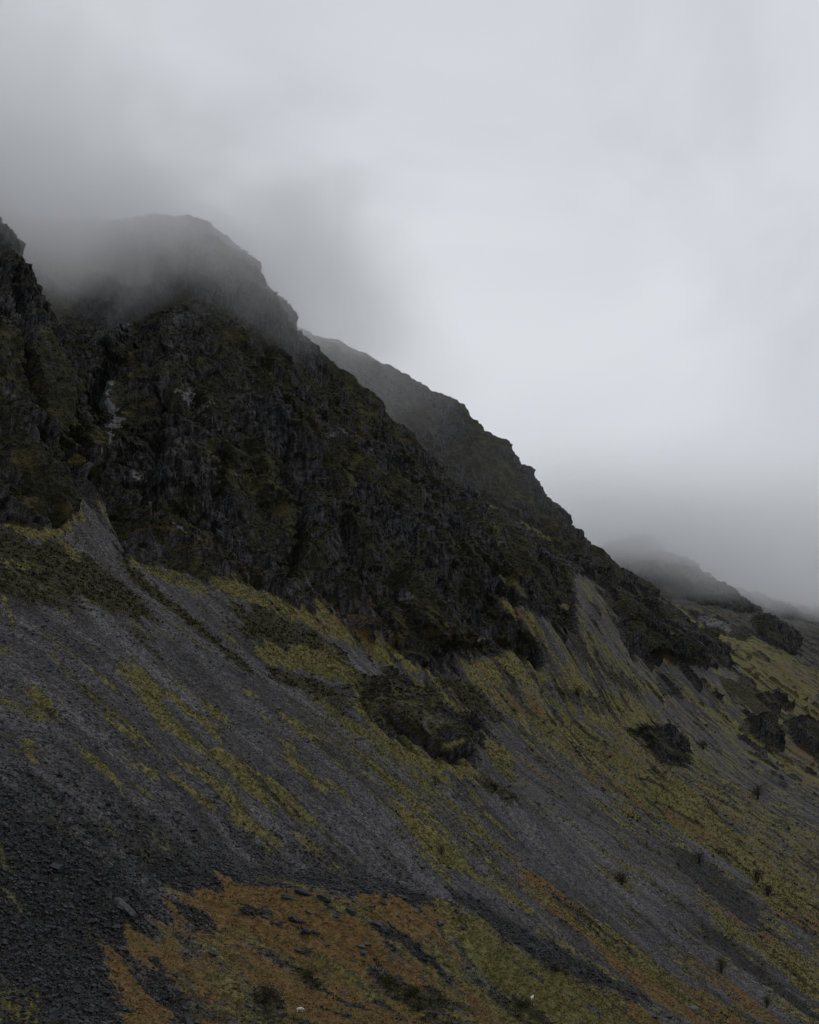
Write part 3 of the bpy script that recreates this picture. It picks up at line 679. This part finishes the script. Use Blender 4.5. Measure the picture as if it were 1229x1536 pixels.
stones(int(NS * 65000), Wt[:, BOULD] * vis, 0.2, 1.35, 'boulder_field', M_STONE_D, 'coarse dark tumbled blocks along the foot of the slope')
def tufts(n, weight, name, mat, label, cat, h0, h1, wd, blades=5, lean=0.5, up=1.0):
    k, p = pick(weight, n); h = rng.uniform(h0, h1, n); sc = np.clip(Y[k] / 420, 0.7, 1.8); h = h * sc
    a = rng.uniform(0, 2 * np.pi, (n, blades)); r = rng.uniform(0.1, 1, (n, blades)) * (wd * sc)[:, None]
    base = np.stack([np.cos(a) * r, np.sin(a) * r, np.zeros_like(a)], -1)
    aa = a + rng.normal(0, 0.5, a.shape); dirx = np.stack([np.cos(aa), np.sin(aa), np.zeros_like(a)], -1)
    side = np.stack([-np.sin(aa), np.cos(aa), np.zeros_like(a)], -1) * (0.22 * h)[:, None, None]
    tip = base + dirx * (lean * h)[:, None, None] * rng.uniform(0.3, 1.2, a.shape)[..., None] + np.array([0, 0, 1.0]) * (up * h)[:, None, None] * rng.uniform(0.5, 1, a.shape)[..., None]
    v = np.stack([base - side, base + side, tip], 2) + p[:, None, None, :] - np.array([0, 0, 0.08])
    f = np.arange(n * blades * 3).reshape(-1, 3)
    tag(link(name, make_mesh(name, v.reshape(-1, 3), f, mat)), label, cat, kind='stuff')
tufts(int(NS * 65000), Wt[:, GRASS] * infr * cell_area * sstep(1300, 300, Y), 'grass', M_GRASS, 'tufts of olive and straw hill grass over the slope', 'grass', 0.3, 0.7, 0.35)
tufts(int(NS * 40000), Wt[:, BRACKEN] * infr * cell_area * sstep(1300, 300, Y), 'bracken', M_BRACK, 'flattened rust brown dead bracken on knoll and slope', 'bracken', 0.3, 0.65, 0.4, 5, 0.9, 0.7)
vegw = (Wt[:, HEATH] * 1.2 + Wt[:, CRAG] * sstep(0.62, 0.3, steep)) * infr * cell_area * sstep(1600, 300, Y)
tufts(int(NS * 60000), vegw, 'heather', M_HEATH, 'dark heather and bilberry clumps on crags and ledges', 'heather', 0.5, 1.1, 0.6, 6, 0.55, 0.8)

# ------------------------------------------------------------------ individual boulders
IV, IF = ico(2)
def boulder_mesh(name, size, seed, mat, flat=0.6, long=1.3):
    r = np.random.default_rng(seed); v = IV.copy()
    for _ in range(11):
        n = r.normal(size=3); n /= np.linalg.norm(n); h = r.uniform(0.45, 0.85); dd = v @ n; m = dd > h; v[m] -= n * (dd[m] - h)[:, None] * 0.95
    v += r.normal(0, 0.03, v.shape); v *= np.array([long, 0.9, flat]) * size / 2 / 0.85
    return make_mesh(name, v, IF, mat)
def boulder(px, py, wpx, label, mat=None, flat=0.6, long=1.3, group=None, seed=0):
    p = place(px, py); size = wpx * p[1] / F / long
    o = link('boulder', boulder_mesh('boulder', size * 1.15, seed, mat or M_BOULD, flat, long)); h = size * flat * 0.5
    o.location = (p[0], p[1], p[2] + h * 0.62); o.rotation_euler = (0, R(18), rng.uniform(-0.4, 0.4))
    tag(o, label, 'boulder', group); return o
BOULD_LIST = [
 (184,1366,42,'largest pale flat-topped boulder, alone on the black boulder field at lower left','p',.62,1.7),
 (8,1242,18,'dark boulder at the left edge above the small grass patch','d',.6,1.3),
 (97,1462,16,'dark pointed boulder low on the black boulder field, below the flat-topped one','d',.7,1.3),
 (78,1395,14,'dark boulder left of the big flat-topped one on the boulder field','d',.6,1.4),
 (440,1384,16,'dark rounded boulder on brown bracken with a smaller one touching its right side','d',.8,1.1),
 (453,1384,10,'small dark boulder touching the right side of a larger round one on bracken','d',.7,1.2),
 (457,1402,12,'left one of two close round boulders in the open bracken','d',.75,1.2),
 (472,1401,10,'right one of two close round boulders in the open bracken','d',.75,1.1),
 (446,1428,11,'grey boulder alone below the pair of round boulders on bracken','p',.6,1.3),
 (456,1344,24,'long dark boulder at the top edge of the knoll, under the scree','d',.6,1.6),
 (486,1351,22,'dark flat boulder beside the longer one near the top of the knoll','d',.55,1.6),
 (430,1348,18,'low boulder left of the long dark one on the knoll top','d',.55,1.5),
 (463,1370,11,'small flat boulder between knoll top rocks and the boulder pairs','p',.5,1.5),
 (524,1372,20,'dark humped boulder where the bracken begins to rise to the right','d',.6,1.5),
 (503,1378,12,'brown flat stone just left of the dark humped boulder','d',.4,1.8),
 (400,1362,10,'small grey stone in bracken left of the round boulder pairs','p',.6,1.3),
 (398,1378,12,'low cracked stone at the left side of the open bracken','p',.45,1.5),
 (566,1389,18,'pale grey slab, highest in the band of rocks across the knoll','p',.5,1.6),
 (575,1398,16,'dark slab below the pale one in the band of rocks','d',.55,1.5),
 (588,1391,9,'square grey stone right of the pale slab in the rock band','p',.7,1.1),
 (578,1345,9,'small dark boulder on the crest line of the knoll','d',.8,1.1),
 (578,1357,10,'dark stone just below the crest of the knoll','d',.6,1.3),
 (540,1420,16,'low grey slab in mossy bracken in the middle of the knoll','p',.4,1.8),
 (551,1421,11,'second low slab touching the grey one in mossy bracken','p',.5,1.3),
 (543,1434,9,'small grey boulder below the low slabs','p',.8,1),
 (667,1448,10,'lone dark stone at the end of the rock band','d',.6,1.3),
 (488,1462,7,'small tan stone above the dark heather clumps','p',.5,1.4),
 (660,1390,12,'grey rock half sunk in the green knoll rim','p',.7,1.2),
 (694,1395,9,'small dark rock under the lip of the knoll rim','d',.7,1.2),
 (608,1349,26,'long black rock at the foot of the scree on the knoll crest','d',.4,1.9),
 (320,1434,18,'dark boulder in a ring of dark plants left of the bracken','d',.6,1.3),
 (258,1474,12,'dark boulder at the edge of the dark stones and orange bracken','d',.6,1.3),
 (375,1512,12,'boulder beside the dark bush at the bottom','p',.5,1.4),
 (303,1512,13,'pale slab at the bottom left of the bracken','p',.4,1.6),
 (1039,1516,11,'pale round boulder in bracken at the lower right','l',.8,1.1),
 (1005,1528,13,'grey boulder near the bottom edge, left of the pale round one','p',.7,1.2),
 (980,1528,12,'mossy grey boulder at the bottom edge in grass','p',.5,1.4),
 (940,1500,10,'dark stone in bracken beside the tongue of scree','d',.5,1.5),
 (769,1366,9,'flat grey slab low on the dark scree tongue','p',.4,1.8),
 (798,1391,8,'grey block in the dark scree tongue below the flat slab','p',.6,1.3),
 (808,1297,6,'pale stone at the top of the rust bracken strip','l',.6,1.3),
 (893,1382,7,'pale stone in the middle of the rust bracken strip','l',.6,1.3),
 (936,1418,6,'pale stone low in the rust bracken strip','l',.6,1.3),
 (1036,1432,6,'pale stone in the reddish bracken right of the scree','l',.6,1.3),
 (660,1290,5,'small stone by the bush on the green moss streak','p',.6,1.3),
 (604,1257,9,'grey block on the scree above the knoll','p',.6,1.3),
 (315,994,9,'dark block high on the scree under the heather strip','d',.6,1.5),
 (1168,1448,5,'pale stone at the right above the bottom scree strip','l',.6,1.3),
 (1128,1442,5,'pale stone on yellow grass at the lower right','l',.6,1.3),
]
M_BOULD_L = plain('pale_boulder_rock', (0.10, 0.10, 0.10), (0.22, 0.22, 0.22), 1.6, 0.85, 0.2, 0.2)
for i, (px, py, w, lb, m, fl_, lo_) in enumerate(BOULD_LIST):
    boulder(px, py, w, lb, {'p': M_BOULD, 'd': M_BOULD_D, 'l': M_BOULD_L}[m], fl_, lo_, 'boulders lying on the knoll and slopes', 50 + i)

# ------------------------------------------------------------------ shrubs
def shrub(px, py, wpx, hpx, label, leaf, seed, density=1.0):
    r = np.random.default_rng(seed); p = place(px, py + hpx * 0.35); s = p[1] / F; w = wpx * s; h = hpx * s
    root = bpy.data.objects.new('shrub', None); COL.objects.link(root); root.location = (p[0], p[1], p[2] - 0.1)
    tag(root, label, 'shrub', 'shrubs on the slope and knoll')
    V = []; Fc = []; o = 0; tips = []
    for k in range(9):                                  # tapered stems, three-sided
        a = r.uniform(0, 2 * math.pi); L = h * r.uniform(0.6, 0.95); ln = r.uniform(0.15, 0.75)
        pts = [np.array([0, 0, 0.0]) + np.array([math.cos(a), math.sin(a), 0]) * w * 0.05]
        for q in range(1, 5):
            t_ = q / 4; pts.append(np.array([math.cos(a) * ln * w * 0.5 * t_ ** 1.2, math.sin(a) * ln * w * 0.5 * t_ ** 1.2, L * t_]) + r.normal(0, 0.03, 3) * h)
        for q, c in enumerate(pts):
            rad = 0.035 * h * (1 - q / 5.0)
            for m in range(3): V.append(c + rad * np.array([math.cos(m * 2.09), math.sin(m * 2.09), 0]))
        for q in range(4):
            for m in range(3): Fc.append([o + q * 3 + m, o + q * 3 + (m + 1) % 3, o + q * 3 + 3 + (m + 1) % 3, o + q * 3 + 3 + m])
        o += 15; tips += pts[2:]
    link('branches', make_mesh('branches', np.array(V), np.array(Fc), M_TWIG), root)
    n = int(650 * density); tips = np.array(tips); c = tips[r.integers(0, len(tips), n)] + r.normal(0, 1, (n, 3)) * np.array([w * 0.20, w * 0.20, h * 0.14])
    c[:, 2] = np.abs(c[:, 2]); sz = 0.035 * max(w, h) * r.uniform(0.6, 1.5, n)
    d1 = r.normal(size=(n, 3)); d1 /= np.linalg.norm(d1, axis=1)[:, None]; d2 = np.cross(d1, r.normal(size=(n, 3))); d2 /= np.linalg.norm(d2, axis=1)[:, None]
    v = np.stack([c - d1 * sz[:, None], c + d2 * sz[:, None] * 0.5, c + d1 * sz[:, None], c - d2 * sz[:, None] * 0.5], 1)
    link('foliage', make_mesh('foliage', v.reshape(-1, 3), np.arange(n * 4).reshape(-1, 4), leaf), root)
SHRUBS = [
 (398,1496,34,30,'round dark leafless shrub near the bottom edge, beside bracken',M_LEAF),
 (664,1278,14,14,'small dark shrub on the bright moss streak above the knoll',M_LEAF),
 (1136,1192,20,22,'dark round shrub on the grey scree ribbon at the right',M_LEAF),
 (1047,1289,20,16,'low dark shrub where two scree ribbons meet at lower right',M_LEAF),
 (1136,1316,20,22,'purplish dark shrub on the yellow grass rib at the right',M_LEAF),
 (1152,1338,16,20,'black shrub just below the purplish one on the grass rib',M_LEAF),
 (934,1318,24,20,'mossy green shrub alone in the wide grey scree',M_LEAFG),
 (1080,1452,18,24,'green shrub at the tip of the scree tongue near the lower right',M_LEAFG),
 (1054,1120,20,14,'grey twiggy shrub right of the broken dark outcrop',M_LEAF),
 (1152,1505,14,18,'reddish dark shrub near the bottom right corner',M_LEAF),
 (833,1454,16,12,'dark low shrub at the rim of the knoll beside the scree',M_LEAFG),
 (866,1042,18,16,'dark shrub at the top of the grassy slope under the crag',M_LEAF),
 (620,1490,30,14,'dark juniper clump, upper one of two on the bracken',M_LEAFG),
 (628,1512,34,16,'dark juniper clump, lower and wider one of two on the bracken',M_LEAFG),
 (582,1472,30,12,'flat dark juniper clump left of the two wide ones',M_LEAFG),
 (462,1462,22,12,'flat dark clump above the bottom left of the bracken',M_LEAFG),
 (475,1478,20,12,'dark clump right of the flat one in the bracken',M_LEAFG),
 (787,1508,26,10,'low dark clump on the green side of the knoll near the sheep',M_LEAFG),
]
for i, (px, py, w, h, lb, lf) in enumerate(SHRUBS): shrub(px, py, w, h, lb, lf, 900 + i)

# ------------------------------------------------------------------ sheep
def sheep(px, py, rz, label, graze):
    import bmesh
    hx, hz = (0.80, 0.22) if graze else (0.82, 0.92)
    pts = {'pel': (-.35, 0, .68, .20), 'mid': (0, 0, .66, .25), 'sho': (.34, 0, .68, .21), 'nek': (.54, 0, (.60 if graze else .82), .12),
           'hed': (.68, 0, (.40 if graze else .93), .09), 'muz': (hx, 0, hz, .05)}
    edges = [('pel', 'mid'), ('mid', 'sho'), ('sho', 'nek'), ('nek', 'hed'), ('hed', 'muz')]
    for s in (-1, 1):
        for n_, r_, x0, kx in (('h', 'pel', -.38, -.44), ('f', 'sho', .32, .34)):
            pts[n_ + 'a%d' % s] = (x0, s * .12, .48, .09); pts[n_ + 'b%d' % s] = (kx, s * .12, .26, .045); pts[n_ + 'c%d' % s] = (kx + .03, s * .12, .02, .04)
            edges += [(r_, n_ + 'a%d' % s), (n_ + 'a%d' % s, n_ + 'b%d' % s), (n_ + 'b%d' % s, n_ + 'c%d' % s)]
        pts['e%d' % s] = (.62, s * .13, pts['hed'][2] + .06, .03); edges.append(('hed', 'e%d' % s))
    pts['tail'] = (-.58, 0, .55, .05); edges.append(('pel', 'tail'))
    ks = list(pts); me = bpy.data.meshes.new('sheep'); me.from_pydata([pts[k][:3] for k in ks], [(ks.index(a), ks.index(b)) for a, b in edges], [])
    o = link('sheep', me); sk_ = o.modifiers.new('skin', 'SKIN')
    for i, k in enumerate(ks):
        me.skin_vertices[0].data[i].radius = (pts[k][3], pts[k][3])
    me.skin_vertices[0].data[0].use_root = True
    o.modifiers.new('sub', 'SUBSURF').levels = 2; o.modifiers['sub'].render_levels = 2
    bpy.context.view_layer.update()
    m2 = bpy.data.meshes.new_from_object(o.evaluated_get(bpy.context.evaluated_depsgraph_get())); m2.materials.clear(); m2.materials.append(M_WOOL)
    o.modifiers.clear(); o.data = m2
    p = place(px, py); o.location = (p[0], p[1], p[2] + 0.1); o.rotation_euler = (0, 0, rz); o.scale = (1.15,) * 3
    tag(o, label, 'sheep')
sheep(799, 1502, R(60), 'white sheep standing on the green side of the knoll', False)
sheep(450, 1520, R(10), 'small white sheep grazing in the bracken near the bottom edge', True)

# ------------------------------------------------------------------ low cloud and air
def cloud_volume(name, lo, hi, build, label):
    t = T(name); g = t.n('ShaderNodeNewGeometry'); p = g.outputs['Position']; x, y, z = t.sep(p)
    dens = build(t, p, x, y, z)
    v = t.n('ShaderNodeVolumePrincipled'); v.inputs['Color'].default_value = (0.985, 0.993, 1.0, 1); v.inputs['Anisotropy'].default_value = 0.62
    t.l(dens, v.inputs['Density']); t.l(v.outputs[0], t.out.inputs['Volume'])
    V = np.array([[x_, y_, z_] for x_ in (lo[0], hi[0]) for y_ in (lo[1], hi[1]) for z_ in (lo[2], hi[2])], float)
    f = np.array([[0,1,3,2],[4,6,7,5],[0,4,5,1],[2,3,7,6],[0,2,6,4],[1,5,7,3]])
    tag(link(name, make_mesh(name, V, f, t.m)), label, 'cloud', kind='stuff')
def blob(t, p, c, r, noise_scale, ragged, soft=0.75):
    """1 in the heart of an ellipsoid, 0 outside, its edge torn by noise"""
    q = t.n('ShaderNodeVectorMath', operation='SUBTRACT'); t.put(q.inputs[0], p); q.inputs[1].default_value = c
    q = t.vmul(q.outputs[0], (1 / r[0], 1 / r[1], 1 / r[2])); ln = t.n('ShaderNodeVectorMath', operation='LENGTH'); t.l(q, ln.inputs[0])
    nz = t.noise(p, noise_scale, 5, 0.58, 0.6)
    d = t.math('ADD', ln.outputs['Value'], t.math('MULTIPLY', t.math('SUBTRACT', nz, 0.5), ragged))
    return t.rng(d, 1.0, 1.0 - soft)
def dens_a(t, p, x, y, z):
    b = blob(t, p, (-252, 855, 330), (262, 240, 98), 0.013, 1.9, 0.85)
    c = blob(t, p, (-80, 815, 285), (75, 110, 62), 0.012, 1.5, 0.9)
    return t.math('ADD', t.math('MULTIPLY', b, 0.016), t.math('ADD', t.math('MULTIPLY', c, 0.0045), t.math('MULTIPLY', blob(t, p, (-218, 655, 288), (130, 130, 62), 0.012, 1.3, 0.9), 0.012)))
cloud_volume('low_cloud', (-520, 470, 190), (90, 1230, 540), dens_a, 'grey low cloud wrapped round the summit at upper left')
def dens_r(t, p, x, y, z):
    b = blob(t, p, (-120, 1330, 440), (170, 230, 110), 0.008, 1.4, 0.8)
    c = blob(t, p, (-45, 1150, 318), (120, 110, 78), 0.010, 1.2, 0.9); d = blob(t, p, (70, 1190, 250), (200, 120, 95), 0.008, 0.8, 0.9)
    return t.math('ADD', t.math('MULTIPLY', b, 0.0075), t.math('ADD', t.math('MULTIPLY', c, 0.0032), t.math('MULTIPLY', d, 0.0006)))
cloud_volume('low_cloud', (-340, 1010, 130), (330, 1620, 590), dens_r, 'thin cloud wisp on the upper end of the ridge behind the main crag')
def dens_b(t, p, x, y, z):
    nz = t.noise(t.vmul(p, (1, 1, 1.2)), 0.007, 5, 0.55, 0.5)
    z0 = t.math('ADD', 214.0, t.math('MULTIPLY', t.math('SUBTRACT', 0.5, nz), 230.0))
    z0 = t.math('SUBTRACT', z0, t.math('MULTIPLY', t.math('SUBTRACT', x, 350.0), 0.10))
    r = t.rng(t.math('SUBTRACT', z, z0), 0.0, 80.0, 0.0, 0.0065)
    top = t.rng(z, 300.0, 440.0, 1.0, 0.0)
    e = t.math('MULTIPLY', t.rng(y, 1620.0, 1800.0), t.rng(y, 3000.0, 3300.0, 1.0, 0.0))
    e = t.math('MULTIPLY', e, t.math('MULTIPLY', t.rng(x, 70.0, 240.0), t.rng(x, 1200.0, 1400.0, 1.0, 0.0)))
    k = blob(t, p, (335, 1960, 322), (190, 170, 72), 0.013, 1.5, 0.85)
    return t.math('ADD', t.math('MULTIPLY', t.math('MULTIPLY', r, top), e), t.math('MULTIPLY', k, 0.0065))
cloud_volume('low_cloud', (60, 1620, 100), (1400, 3300, 450), dens_b, 'low cloud hanging over the far slopes at the right')
